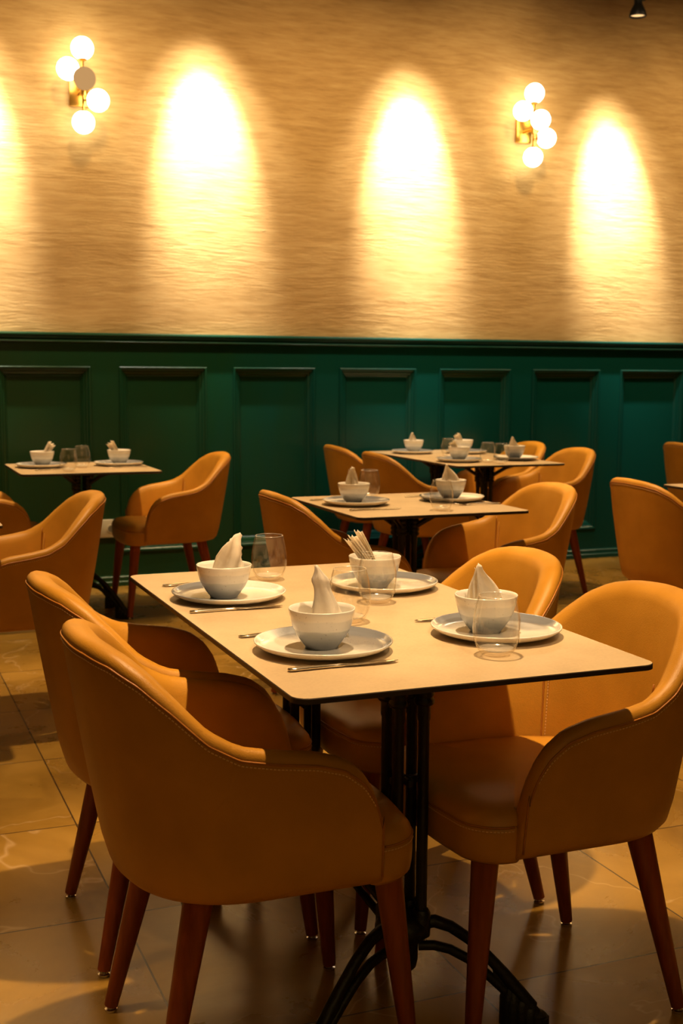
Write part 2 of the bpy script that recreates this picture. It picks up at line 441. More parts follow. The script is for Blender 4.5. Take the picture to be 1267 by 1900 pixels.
def extrude_profile(bm, prof, x0, x1):
    a = [bm.verts.new((x0, y, z)) for y, z in prof]; b = [bm.verts.new((x1, y, z)) for y, z in prof]
    n = len(prof)
    for i in range(n): bm.faces.new((a[i], a[(i + 1) % n], b[(i + 1) % n], b[i]))
    bm.faces.new(a); bm.faces.new(list(reversed(b)))
bm = bmesh.new()
extrude_profile(bm, [(Y1 + .014, 1.438), (WY - .022, 1.438), (WY - .030, 1.436), (WY - .036, 1.431), (WY - .038, 1.424), (WY - .034, 1.419), (WY - .024, 1.415), (WY - .018, 1.408),
                     (WY - .014, 1.400), (WY - .018, 1.396), (WY - .028, 1.394), (WY - .032, 1.389), (WY - .030, 1.384), (WY - .020, 1.380), (WY - .008, 1.378), (WY + .006, 1.376), (WY + .006, 1.40)], X0, X1)
struct('trim_2', bm, 'green')
bm = bmesh.new()
extrude_profile(bm, [(WY + .002, 0.), (WY - .030, 0.), (WY - .030, .024), (WY - .026, .029), (WY - .016, .031), (WY - .016, .050), (WY - .011, .056), (WY + .002, .060)], X0, X1)
struct('baseboard_back', bm, 'green')

# ------------------------------------------------------------------ armchair
XC = -.045
H_TAB = smooth_tab([(0, .43), (.008, .50), (.022, .552), (.045, .588), (.08, .615), (.13, .630), (.20, .640), (.26, .652), (.31, .680), (.36, .730), (.41, .772), (.46, .797), (.52, .809), (.60, .814), (.70, .815)], 280, 6)
QA = .70
def plan(q, z):
    """outer skin of the shell at height z; q runs -1 (front, y<0) .. 0 (back) .. 1 (front, y>0)"""
    t = max(0., min(1., (z - .37) / .44))
    xb = -.262 - .082 * t ** .85
    w = .238 + .030 * min(1., t * 1.5)
    xf = .158 - .012 * t
    s = 1 if q >= 0 else -1; a = abs(q)
    if a > QA: return Vector((XC + (xf - XC) * (a - QA) / (1 - QA), s * w, z))
    th = a / QA * pi / 2; p = 2 / 2.35
    return Vector((XC - (XC - xb) * abs(cos(th)) ** p, s * w * abs(sin(th)) ** p, z))
def pnorm(q, z):
    e = 1e-3; a = plan(max(-1, q - e), z); b = plan(min(1, q + e), z)
    t = b - a; t.normalize()
    return Vector((-t.y, t.x, 0)) * (1 if True else 1)
def s_of_q():
    N = 400; qs = [i / N for i in range(N + 1)]
    L = [0.]
    for i in range(N, 0, -1): L.append(L[-1] + (plan(qs[i], .6) - plan(qs[i - 1], .6)).length)
    return [(1 - i / N, L[i]) for i in range(N + 1)]
SQ = s_of_q()
SQ_inv = [(s, q) for q, s in SQ]
TOTAL = SQ[-1][1]
def q_at_s(s): return interp(s, SQ_inv)
def thick(s): return interp(s, [(0, .040), (.2, .044), (.45, .056), (TOTAL, .060)])
ZB = .372
def surf(sgn, s, o, z):
    q = sgn * q_at_s(s)
    n = pnorm(q, z)
    p = plan(q, z)
    c = Vector((XC + .03, 0, z))
    if (c - p).dot(n) < 0: n = -n
    return p + n * o

def shell_bm():
    bm = bmesh.new()
    ss = [0, .0015, .004, .008, .013, .019, .026, .035, .046, .06, .075, .09, .11, .13, .155, .18, .205, .23, .25, .27, .285, .30, .315, .33, .345, .36, .375, .39, .405, .42, .435, .45, .47, .49, .51, .535, .56, .585, .61]
    ss = [s for s in ss if s < TOTAL - .012] + [TOTAL]
    cols = [(-1, s) for s in ss] + [(1, s) for s in reversed(ss[:-1])]
    secs = []
    for sgn, s in cols:
        h = interp(s, H_TAB); th = thick(s)
        k = min(1., sqrt(max(0., 1 - (1 - min(1., s / .016)) ** 2)) + .12)      # rounded front edge
        def oo(o): return th / 2 + (o - th / 2) * k
        zl = h - .024
        sec = [(th, ZB + .006), (.030, ZB), (.012, ZB + .005), (.003, ZB + .018)]
        for i in range(1, 11): sec.append((0., ZB + .018 + (zl - ZB - .018) * i / 10))
        sec += [(.0012, h - .016), (.005, h - .008), (.011, h - .003), (.019, h - .0005), (.028, h - .002), (th - .010, h - .009), (th - .003, h - .020)]
        zi = min(.42, h - .04)
        for i in range(0, 9): sec.append((th + .004 * sin(pi * i / 8) + .010 * (i / 8), (h - .034) + (zi - (h - .034)) * i / 8))
        secs.append([bm.verts.new(surf(sgn, s, oo(o), z)) for o, z in sec])
    n = len(secs[0])
    for a, b in zip(secs, secs[1:]):
        for i in range(n):
            j = (i + 1) % n
            bm.faces.new((a[i], a[j], b[j], b[i]))
    bm.faces.new(secs[0]); bm.faces.new(list(reversed(secs[-1])))
    # stitches below the rim piping and beside the inner arm seams
    line = [surf(sg, s, -.0006, interp(s, H_TAB) - .028) for sg, s in [(-1, TOTAL * i / 150) for i in range(6, 151)] + [(1, TOTAL * i / 150) for i in range(149, 5, -1)]]
    dashes(bm, line, 1)
    line = [surf(sg, s, thick(s) - .008, interp(s, H_TAB) - .0035) for sg, s in [(-1, TOTAL * i / 150) for i in range(16, 151)] + [(1, TOTAL * i / 150) for i in range(149, 15, -1)]]
    for sg in (-1, 1):
        line = [surf(sg, .335, thick(.335) + .0105, .44 + (.24) * i / 20) for i in range(18)]
        dashes(bm, line, 1)
        line = [surf(sg, .262, .002 + (thick(.26)) * i / 8, interp(.262, H_TAB) + .001 - .0) for i in range(1, 8)]
    return bm

def seat_outline(ins, n_c=10):
    """plan of the seat cushion, front towards +x"""
    pts = []
    hw, xf, r = .226 - ins, .250 - ins, .080 - ins * .5
    bow = .010
    for k in range(n_c + 1):                       # front right corner
        a = -pi / 2 + (pi / 2) * k / n_c
        pts.append((xf - bow - r + r * cos(a), -hw + r + r * sin(a)))
    for k in range(1, 8):
        y = (-hw + r) + (2 * (hw - r)) * k / 8
        pts.append((xf - bow * (y / (hw - r)) ** 2, y))
    for k in range(n_c + 1):
        a = (pi / 2) * k / n_c
        pts.append((xf - bow - r + r * cos(a), hw - r + r * sin(a)))
    rear = [(.150, hw), (.142, hw - .006), (.135, .196 - ins * .3), (.0, .192 - ins * .3), (-.08, .180 - ins * .3), (-.15, .150 - ins * .3), (-.195, .09), (-.21, 0)]
    pts += rear
    pts += [(x, -y) for x, y in reversed(rear[:-1])]
    return pts
def seat_bm():
    bm = bmesh.new()
    levels = [(.030, .366), (.008, .368), (.002, .376), (0, .39), (-.001, .41), (-.001, .425), (.0, .436), (.003, .4385), (.0, .441), (.003, .452), (.010, .461), (.022, .468)]
    rings = []
    for ins, z in levels: rings.append([bm.verts.new((x, y, z)) for x, y in seat_outline(ins)])
    c0 = Vector((.03, 0, 0))
    for k, z in ((.86, .4725), (.66, .4765), (.40, .479), (.15, .480)):
        rings.append([bm.verts.new((c0.x + (x - c0.x) * k, y * k, z)) for x, y in seat_outline(.022)])
    n = len(rings[0])
    for a, b in zip(rings, rings[1:]):
        for i in range(n): bm.faces.new((a[i], a[(i + 1) % n], b[(i + 1) % n], b[i]))
    bm.faces.new(rings[0]); bm.faces.new(list(reversed(rings[-1])))
    o = seat_outline(-.0012)
    ln = [(x, y, .4315) for x, y in o[: -15]]
    dashes(bm, ln, 1)
    return bm

def make_chair():
    t = thing('armchair', '', 'armchair')
    sh = link('shell', shell_bm(), ['leather', 'stitch'], t, True, 70)
    bm = bmesh.new()
    ln = [surf(sg, s, .0002, interp(s, H_TAB) - .020) for sg, s in [(-1, TOTAL * i / 120) for i in range(2, 121)] + [(1, TOTAL * i / 120) for i in range(119, 1, -1)]]
    for sg, arr in ((-1, 0), (1, 1)):
        pass
    front = lambda sg: [surf(sg, .004 + .004, .0002, z) for z in [ZB + .02 + (interp(.02, H_TAB) - .04 - ZB - .02) * i / 6 for i in range(7)]]
    ln = front(-1) + ln + list(reversed(front(1)))
    tube(bm, ln, .0022, 6)
    link('piping', bm, 'piping', sh)
    for sg in (-1, 1):
        bm = bmesh.new()
        tube(bm, [surf(sg, .322, thick(.322) + .0075 + .004 * i / 16, .665 - (.665 - .44) * i / 16) for i in range(17)], .0018, 6)
        link('arm_seam', bm, 'piping', sh)
    se = link('seat', seat_bm(), ['leather_in', 'stitch'], t, True, 60)
    bm = bmesh.new()
    tube(bm, [(x, y, .4395) for x, y in seat_outline(-.0006)[:-15]], .0020, 6)
    link('piping', bm, 'piping', se)
    for (tx, ty, fx, fy) in ((.188, .172, .228, .205), (.188, -.172, .228, -.205), (-.150, .160, -.232, .203), (-.150, -.160, -.232, -.203)):
        bm = bmesh.new()
        n = 7
        pts = [(tx + (fx - tx) * i / n, ty + (fy - ty) * i / n, .380 - (.380 - .012) * i / n) for i in range(n + 1)]
        tube(bm, pts, [.0265 - (.0265 - .0135) * i / n for i in range(n + 1)], 20)
        lg = link('leg', bm, 'wood', t, True, 50)
        bm = bmesh.new(); lathe(bm, [(0, 0), (.0115, 0), (.0125, .002), (.0125, .005), (.008, .006), (.006, .013), (0, .013)], 18, fx, fy)
        link('foot_glide', bm, 'chrome', lg, True, 40)
    return t

# ------------------------------------------------------------------ table
def top_bm(sx, sy):
    bm = bmesh.new()
    r0 = .028
    def ring(ins, z):
        out = []
        r = max(r0 - ins, .006); hx, hy = sx / 2 - ins, sy / 2 - ins
        for cx, cy, a0 in ((hx - r, hy - r, 0), (-hx + r, hy - r, pi / 2), (-hx + r, -hy + r, pi), (hx - r, -hy + r, 3 * pi / 2)):
            for k in range(9):
                a = a0 + pi / 2 * k / 8
                out.append(bm.verts.new((cx + r * cos(a), cy + r * sin(a), z)))
        return out
    rs = [ring(.012, .738), (ring(.0, .7405)), ring(0, .7485), ring(.0012, .75)]
    n = len(rs[0])
    for a, b in zip(rs, rs[1:]):
        for i in range(n):
            f = bm.faces.new((a[i], a[(i + 1) % n], b[(i + 1) % n], b[i])); f.material_index = 1
    f = bm.faces.new(rs[0]); f.material_index = 1
    f = bm.faces.new(list(reversed(rs[-1]))); f.material_index = 0
    return bm

def foot_bm(ang, reach):
    """double arched cast foot with a ribbed toe, leaving the hub at ang"""
    bm = bmesh.new(); c, s = cos(ang), sin(ang)
    def P(r, z): return (c * r, s * r, z)
    k = reach / .27
    up = [(.035, .198), (.06, .202), (.09, .192), (.125, .168), (.16, .135), (.19, .102), (.22, .064), (.245, .032)]
    lo = [(.030, .152), (.06, .153), (.09, .146), (.125, .127), (.16, .098), (.19, .070), (.215, .044)]
    tube(bm, [P(r * k, z) for r, z in up], [.0125, .0125, .0115, .011, .011, .012, .014, .015], 12)
    tube(bm, [P(r * k, z) for r, z in lo], .0095, 10)
    # web that joins both rails towards the toe
    a = [P(r * k, z) for r, z in ((.165, .13), (.19, .102), (.22, .064), (.24, .03), (.205, .05), (.175, .088))]
    off = Vector((-s, c, 0)) * .006
    va = [bm.verts.new(Vector(p) + off) for p in a]; vb = [bm.verts.new(Vector(p) - off) for p in a]
    bm.faces.new(va); bm.faces.new(list(reversed(vb)))
    for i in range(6): bm.faces.new((va[i], va[(i + 1) % 6], vb[(i + 1) % 6], vb[i]))
    # ribbed toe
    n = 9
    for i in range(n):
        r = (.205 + .062 * i / (n - 1)) * k
        zt = .072 - .052 * (i / (n - 1)) ** 1.1
        rr = .017 + (.003 if i % 2 else 0)
        tube(bm, [P(r - .0035, 0.0), P(r - .0035, zt * .75), P(r - .002, zt)], [rr, rr, rr * .5], 10)
    return bm

def make_base(t, cx, cy, angles, reach, fl_name='pedestal'):
    """four fluted pipes on a hub with arched feet: every piece a part of the table"""
    def shift(bm):
        bmesh.ops.translate(bm, verts=bm.verts, vec=(cx, cy, 0)); return bm
    d = .026
    for ax, ay in ((-d, -d), (d, -d), (d, d), (-d, d)):
        bm = bmesh.new(); lathe(bm, [(0, .19), (.0108, .19), (.0108, .60), (.0125, .605), (.0125, .70), (0, .70)], 16, ax, ay)
        link('pipe', shift(bm), 'iron', t, True, 40)
    bm = bmesh.new()
    for ax, ay in ((-d, -d), (d, -d), (d, d), (-d, d)):
        pr = [(0, .632)]
        z = .632
        for i in range(5): pr += [(.0165, z), (.0195, z + .004), (.0195, z + .010), (.0165, z + .014)]; z += .016
        pr += [(.022, .712), (.022, .722), (0, .722)]
        lathe(bm, pr, 18, ax, ay)
    link('collar', shift(bm), 'iron', t, True, 40)
    bm = bmesh.new()
    box(bm, -.048, .048, -.048, .048, .716, .727, bevel=.003)
    for a in (45, 135, 225, 315):
        c, s = cos(radians(a)), sin(radians(a))
        tube(bm, [(c * .03, s * .03, .66), (c * .07, s * .07, .685), (c * .12, s * .12, .715), (c * .17, s * .17, .7325)], .010, 8)
        box(bm, c * .165 - .02, c * .165 + .02, s * .165 - .02, s * .165 + .02, .732, .7385, bevel=.001)
    link('top_bracket', shift(bm), 'iron', t, True, 40)
    bm = bmesh.new()
    box(bm, -d - .004, d + .004, -.006, .006, .475, .489, bevel=.002); box(bm, -.006, .006, -d - .004, d + .004, .475, .489, bevel=.002)
    link('cross_tie', shift(bm), 'iron', t, True, 40)
    bm = bmesh.new()
    lathe(bm, [(0, .100), (.018, .102), (.027, .112), (.030, .128), (.030, .158), (.036, .166), (.050, .178), (.054, .190), (.050, .204), (.042, .214), (.030, .220), (0, .222)], 24)
    for ax, ay in ((-d, -d), (d, -d), (d, d), (-d, d)): lathe(bm, [(0, .18), (.018, .18), (.018, .225), (.014, .232), (0, .232)], 14, ax, ay)
    link('hub', shift(bm), 'iron', t, True, 40)
    for a in angles: link('foot', shift(foot_bm(radians(a), reach)), 'iron', t, True, 45)

def make_table(cx, cy, sx, sy, label, double, group=None):
    t = thing('dining_table', label, 'table', (cx, cy, 0), 0, group)
    tp = link('tabletop', top_bm(sx, sy), ['laminate', 'edge'], t, False)
    if double:
        make_base(t, 0, -.285, (-24, 204), .275); make_base(t, 0, .285, (24, 156), .275)
        bm = bmesh.new()
        tube(bm, [(0, -.25, .196), (0, 0, .222), (0, .25, .196)], .011, 10)
        tube(bm, [(0, -.25, .160), (0, 0, .182), (0, .25, .160)], .008, 10)
        link('stretcher', bm, 'iron', t)
    else:
        make_base(t, 0, 0, (-42, 42, 138, 222), .27)
    return t

T1 = make_table(.9575, 2.332, .669, 1.208, 'large rectangular beige dining table in the foreground, laid for four', True)
make_table(1.935, 4.165, .672, .705, 'square beige table behind the foreground table, laid for two', False)
T3 = make_table(3.262, 6.275, .655, 1.20, 'long beige table against the green panelling at right, laid for four', True)
make_table(1.082, 6.170, .672, .665, 'square beige table at far left in front of the green panelling', False)
make_table(3.685, 4.165, .672, .705, 'beige table at right edge of the photo, only its left corner showing', False)
make_table(.115, 4.33, .672, .705, 'beige table at left edge of the photo, only its corner tip showing', False)

CH = make_chair()
chairs = [
    (.672, 2.08, 0, 'mustard leather armchair in the near left foreground, its back to the camera'),
    (.686, 2.630, 0, 'mustard leather armchair just behind the near left one, partly hidden'),
    (1.246, 2.08, pi, 'mustard leather armchair at the near right corner of the foreground table'),
    (1.250, 2.612, pi, 'mustard leather armchair behind the near right one, only its rounded back showing'),
    (1.725, 4.185, 0, 'mustard armchair left of the middle square table, back and one arm showing'),
    (2.262, 4.13, pi, 'mustard armchair right of the middle square table, shadow across its arm'),
    (2.905, 6.585, 0, 'farther of two mustard armchairs on the left of the long back table'),
    (2.895, 5.985, 0, 'nearer of two mustard armchairs on the left of the long back table'),
    (3.560, 5.965, pi, 'nearer of two mustard armchairs on the right of the long back table'),
    (3.600, 6.560, pi, 'farther of two mustard armchairs on the right of the long back table'),
    (1.505, 6.185, pi, 'orange-lit armchair seen from the side, right of the far left table'),
    (.655, 6.160, 0, 'armchair at the left of the far left table, one arm showing at photo edge'),
    (.500, 4.36, pi, 'mustard armchair at left with a high rounded back, facing the photo edge'),
    (3.285, 4.22, 0, 'tall-backed mustard armchair cut by the right edge of the photo, nearer one'),
    (5.055, 6.25, 0, 'sliver of an orange armchair back against the panelling at the right edge'),
]
for i, (x, y, rz, lab) in enumerate(chairs):
    if i == 0:
        CH.location = (x, y, 0); CH.rotation_euler = (0, 0, rz); CH['label'] = lab; CH['group'] = 'mustard leather armchairs'
    else: dup(CH, (x, y, 0), rz, lab, 'mustard leather armchairs')

# ------------------------------------------------------------------ tableware
def make_plate():
    bm = bmesh.new()
    pr = [(0, .004), (.070, .004), (.078, 0), (.084, 0), (.086, .003), (.105, .006), (.118, .011), (.1245, .0165), (.1255, .019), (.1240, .0205), (.1215, .0195), (.117, .0145), (.108, .0105), (.095, .0085), (.05, .0075), (0, .0075)]
    lathe(bm, pr, 72)
    return link('dinner_plate', bm, 'plate')
def make_bowl():
    bm = bmesh.new()
    outer = [(0, .003), (.024, .003), (.026, 0), (.030, 0), (.0315, .004), (.038, .012), (.046, .024), (.0525, .038), (.0565, .052), (.0590, .064), (.0600, .0705)]
    inner = [(.0595, .0722), (.0580, .0715), (.0565, .064), (.0540, .052), (.0498, .038), (.043, .025), (.034, .014), (.022, .008), (0, .0065)]
    pr = outer + inner; no = len(outer)
    lathe(bm, pr, 64, mi_fn=lambda i: 0 if i < no - 1 else 1)
    return link('bowl', bm, ['bowl', 'bowl_in'])
def make_glass():
    bm = bmesh.new()
    outer = [(0, .0), (.022, 0), (.0265, .002), (.033, .010), (.0385, .022), (.0418, .036), (.0428, .050), (.0418, .066), (.0390, .083), (.0355, .098), (.0335, .107)]
    inner = [(.0327, .1082), (.0320, .107), (.0338, .098), (.0372, .083), (.0400, .066), (.0410, .050), (.0400, .036), (.0366, .0225), (.031, .013), (.022, .0085), (0, .0075)]
    lathe(bm, outer + inner, 56, mi_fn=lambda i: 1 if i in (0, 1, len(outer) - 1, len(outer)) or i > len(outer) + len(inner) - 4 else 0)
    return link('drinking_glass', bm, ['glass', 'glass_rim'])
def make_knife():
    """lies on the table, handle at -x"""
    bm = bmesh.new()
    st = [(-.100, .0030, .0016), (-.098, .0062, .0030), (-.085, .0066, .0034), (-.06, .0052, .0032), (-.03, .0042, .0030), (-.012, .0040, .0030), (-.006, .0056, .0036), (.0, .0046, .0026),
          (.02, .0080, .0012), (.05, .0092, .0010), (.08, .0090, .0009), (.095, .0066, .0008), (.102, .0015, .0006)]
    rings = []
    for x, w, h in st:
        rings.append([bm.verts.new((x, w * cos(a), .0036 + h * sin(a))) for a in [2 * pi * k / 12 for k in range(12)]])
    for a, b in zip(rings, rings[1:]):
        for k in range(12): bm.faces.new((a[k], a[(k + 1) % 12], b[(k + 1) % 12], b[k]))
    bm.faces.new(rings[0]); bm.faces.new(list(reversed(rings[-1])))
    return link('table_knife', bm, 'cutlery')
def make_fork():
    bm = bmesh.new()
    st = [(-.098, .0030, .0012, 0), (-.094, .0085, .0022, 0), (-.078, .0092, .0024, 0), (-.05, .0055, .0022, .001), (-.01, .0032, .0020, .002), (.02, .0036, .0018, .003), (.036, .0085, .0013, .001), (.048, .0115, .0011, 0), (.056, .0120, .0011, .0005)]
    rings = []
    for x, w, h, dz in st:
        rings.append([bm.verts.new((x, w * cos(a), .0034 + dz + h * sin(a))) for a in [2 * pi * k / 12 for k in range(12)]])
    for a, b in zip(rings, rings[1:]):
        for k in range(12): bm.faces.new((a[k], a[(k + 1) % 12], b[(k + 1) % 12], b[k]))
    bm.faces.new(rings[0]); bm.faces.new(list(reversed(rings[-1])))
    for j in range(4):
        y = -.0096 + .0064 * j
        tube(bm, [(.054, y, .0042), (.075, y, .0048), (.098, y, .0075)], [.0017, .0015, .0008], 6)
    return link('fork', bm, 'cutlery')

def sheet(bm, rows, thick=.0):
    vs = [[bm.verts.new(p) for p in r] for r in rows]
    for a, b in zip(vs, vs[1:]):
        for i in range(len(a) - 1): bm.faces.new((a[i], a[i + 1], b[i + 1], b[i]))

def make_napkin(kind, seed=0):
    rnd = random.Random(seed); bm = bmesh.new()
    if kind == 'leaf':
        # folded paper standing in the bowl: straight on one side, rounded on the other, meeting in a point
        for lay in range(3):
            rows = []; N = 20
            for i in range(N + 1):
                t = i / N
                xl = -.030 + .014 * t + .004 * sin(t * 5 + lay)
                xr = .036 - .052 * max(0, (t - .25) / .75) ** 2.1 + .004 * lay * (1 - t)
                if t > .985: xl = xr - .0015
                z = .014 + t * (.110 - .005 * lay)
                rows.append([(xl + (xr - xl) * k / 12, .010 * lay - .012 + .014 * (k / 12 - .5) ** 2 * 4 * (1 - .5 * t) + .0025 * sin(7 * t + k * .7 + 2 * lay) + .016 * t * (lay == 0) * .3, z - .010 * (k / 12) * t * t) for k in range(13)])
            sheet(bm, rows)
    elif kind == 'fan':
        # folded strips in a sheaf leaning to one side, tips a little apart
        for lay in range(6):
            rows = []; N = 12
            lean = -.44 - .038 * lay + rnd.uniform(-.015, .015)
            for i in range(N + 1):
                t = i / N; L = .010 + t * (.112 - .003 * lay + .006 * (lay % 2))
                bx = .012 - .0025 * lay; hw = .0115 + .003 * sin(t * pi)
                x = bx + sin(lean * (.85 + .22 * t)) * L; z = .016 + cos(lean) * L
                rows.append([(x + .0018 * sin(k * 1.7 + lay), hw * k / 4 + .002 * lay * t - .004, z + .0012 * abs(k) * t) for k in range(-4, 5)])
            sheet(bm, rows)
        rows = []                                   # loose curl in the bowl
        for i in range(9):
            a = pi * .9 * i / 8
            rows.append([(-.014 - .018 * cos(a), -.016 + .032 * k / 6, .030 + .040 * sin(a)) for k in range(7)])
        sheet(bm, rows)
    elif kind == 'crumple':
        # broad sheet leaning to the right, torn fringe down its right side
        for lay in range(3):
            rows = []; N = 18
            for i in range(N + 1):
                t = i / N
                row = []
                for k in range(0, 17):
                    u = k / 16
                    bl, br = (-.032 + .004 * lay, .018), (.022, .016)
                    tl, tr = (-.026 + .010 * lay, .092 - .004 * lay), (.037 - .004 * lay, .138 - .012 * lay)
                    x = (bl[0] * (1 - u) + br[0] * u) * (1 - t) + (tl[0] * (1 - u) + tr[0] * u) * t
                    z = (bl[1] * (1 - u) + br[1] * u) * (1 - t) + (tl[1] * (1 - u) + tr[1] * u) * t
                    z += t * .012 * sin(pi * u) ; x += u * .010 * sin(pi * t)
                    if u > .99 and t > .35: x += rnd.uniform(-.006, .005)
                    y = .010 * lay - .012 + .007 * sin(4 * u + 3 * t + lay) + .003 * sin(13 * u - 8 * t) + .010 * (u - .5) ** 2
                    row.append((x, y, z))
                rows.append(row)
            sheet(bm, rows)
    elif kind == 'peak':
        # tall cone of pleated paper with a slim hooked tip
        for lay in range(2):
            rows = []; N = 22
            for i in range(N + 1):
                t = i / N
                z = .014 + t * .128
                r = (.037 * (1 - t) ** 1.05 + .0022 + .0055 * math.exp(-((t - .80) / .08) ** 2)) * (1 - .22 * lay)
                cxo = .010 * (1 - t) ** .5 - .010 * t + .003 * sin(4 * t)
                row = []
                for k in range(21):
                    a = -2.5 + 5.0 * k / 20
                    rr = r * (1 + .13 * sin(a * 5 + lay + 3 * t) + .05 * sin(a * 11 + 5 * t))
                    row.append((cxo + rr * sin(a), -.60 * rr * cos(a), z + .004 * sin(a * 3) * (1 - t)))
                rows.append(row)
            sheet(bm, rows)
    o = link('paper_napkin', bm, 'napkin')
    md = o.modifiers.new('thickness', 'SOLIDIFY'); md.thickness = .0007
    return o

plate0, bowl0, glass0, knife0, fork0 = make_plate(), make_bowl(), make_glass(), make_knife(), make_fork()
naps = {}
used = set()
def put(src, x, y, z, rz, label, cat, group, sc_=1., tilt=0.):
    if src.name in used:
        o = src.copy(); col.objects.link(o)
    else: o = src; used.add(src.name)
    o.location = (x, y, z); o.rotation_euler = (tilt, 0, rz); o.scale = (sc_,) * 3
    return tag(o, label, cat, group)
def napkin(kind, x, y, z, rz, label, sc_=1.):
    if kind not in naps: naps[kind] = make_napkin(kind, len(naps))
    return put(naps[kind], x, y, z, rz, label, 'napkin', 'folded paper napkins in the bowls', sc_)

ZT = .7502
TW = 'table'
# (plate xy, bowl xy, napkin kind/rot, name of the place, plate glaze rotation)
places = [
    ((.766, 2.559), (.750, 2.543), ('crumple', .25, 1.0), 'far left place of the foreground table', 2.1, 'bowl', 1),
    ((.783, 2.027), (.777, 2.020), ('peak', .1, 1.04), 'near left place of the foreground table', .0, 'bowl', 1),
    ((1.139, 2.564), (1.108, 2.545), ('fan', .1, 1.0), 'far right place of the foreground table', .2, 'bowl', 1),
    ((1.141, 2.036), (1.118, 2.036), ('leaf', .1, 1.06), 'near right place of the foreground table', .5, 'bowl', 1),
    ((1.748, 4.195), (1.738, 4.195), ('leaf', .8, 1.08), 'left place of the middle square table', .4, 'bowl', 1),
    ((2.150, 4.205), (2.150, 4.215), ('leaf', -.1, 1.08), 'right place of the middle square table', 2.2, 'bowl', 1),
    ((3.120, 6.620), (3.125, 6.620), ('leaf', .5, .95), 'far left place of the long back table', .4, 'bowl', 1),
    ((3.090, 5.965), (3.100, 5.985), ('fan', .0, .8), 'near left place of the long back table', .4, 'bowl', 1),
    ((3.430, 6.530), (3.425, 6.560), ('fan', .1, .85), 'far right place of the long back table', .4, 'bowl', 1),
    ((3.455, 5.985), (3.445, 5.985), ('leaf', .2, .98), 'near right place of the long back table', 3.0, 'bowl', 1),
    ((.895, 6.230), (.900, 6.230), ('fan2', .1, .9), 'left place of the far left table', .4, 'bowl', 1),
    ((1.285, 6.240), (1.287, 6.240), ('fan', .3, .9), 'right place of the far left table', .4, 'bowl', 1),
]
for (px, py), (bx, by), (nk, nr, ns), place, prot, _, _ in places:
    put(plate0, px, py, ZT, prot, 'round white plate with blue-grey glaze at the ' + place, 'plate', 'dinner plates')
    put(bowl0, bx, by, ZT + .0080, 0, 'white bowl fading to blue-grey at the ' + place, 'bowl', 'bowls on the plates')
    how = {'crumple': 'crumpled napkin leaning in the bowl', 'peak': 'tall pleated napkin in the bowl', 'fan': 'fanned napkin in the bowl',
           'fan2': 'rolled napkin in the bowl', 'leaf': 'pointed napkin in the bowl'}[nk]
    if nk == 'fan2': nk, nr = 'fan', nr + pi
    napkin(nk, bx, by, ZT + .0095, nr, how + ' at the ' + place, ns)

for x, y, lab in [
    (.925, 2.757, 'stemless glass behind the far left bowl on the foreground table'),
    (.922, 2.242, 'stemless glass in the middle of the foreground table, beside the near left bowl'),
    (1.055, 2.410, 'stemless glass in front of the far right bowl on the foreground table'),
    (1.059, 1.888, 'stemless glass nearest the camera, before the near right plate'),
    (1.893, 4.410, 'glass behind the left bowl on the middle square table'),
    (1.966, 3.925, 'glass in front of the right bowl on the middle square table'),
    (3.175, 6.260, 'leftmost glass on the long back table, beside the near left bowl'),
    (3.212, 5.868, 'middle glass of three on the long back table'),
    (3.245, 5.775, 'rightmost glass of three on the long back table'),
    (.985, 5.955, 'nearer of two glasses on the far left table'),
    (1.085, 6.160, 'farther of two glasses on the far left table')]:
    put(glass0, x, y, ZT, 0, lab, 'glass', 'stemless drinking glasses')

for x, y, r, lab in [
    (.770, 1.898, 0., 'silver knife before the near left plate on the foreground table'),
    (.743, 2.430, 0., 'silver knife before the far left plate on the foreground table'),
    (1.145, 2.192, pi, 'silver knife behind the near right plate, only its tip showing'),
    (1.745, 4.010, 0., 'knife before the left plate on the middle square table'),
    (2.130, 4.375, pi, 'knife behind the right plate on the middle square table'),
    (.930, 6.055, .35, 'knife before the left plate on the far left table')]:
    put(knife0, x, y, ZT, r, lab, 'knife', 'table knives')
for x, y, r, lab in [
    (.768, 2.176, 0., 'fork behind the near left plate on the foreground table, handle end showing'),
    (.762, 2.752, 0., 'fork behind the far left plate on the foreground table, handle end showing'),
    (1.725, 4.365, 0., 'fork behind the left plate on the middle square table'),
    (2.175, 4.045, pi, 'fork before the right plate on the middle square table'),
    (1.300, 6.085, pi, 'fork before the right plate on the far left table')]:
    put(fork0, x, y, ZT, r, lab, 'fork', 'forks')

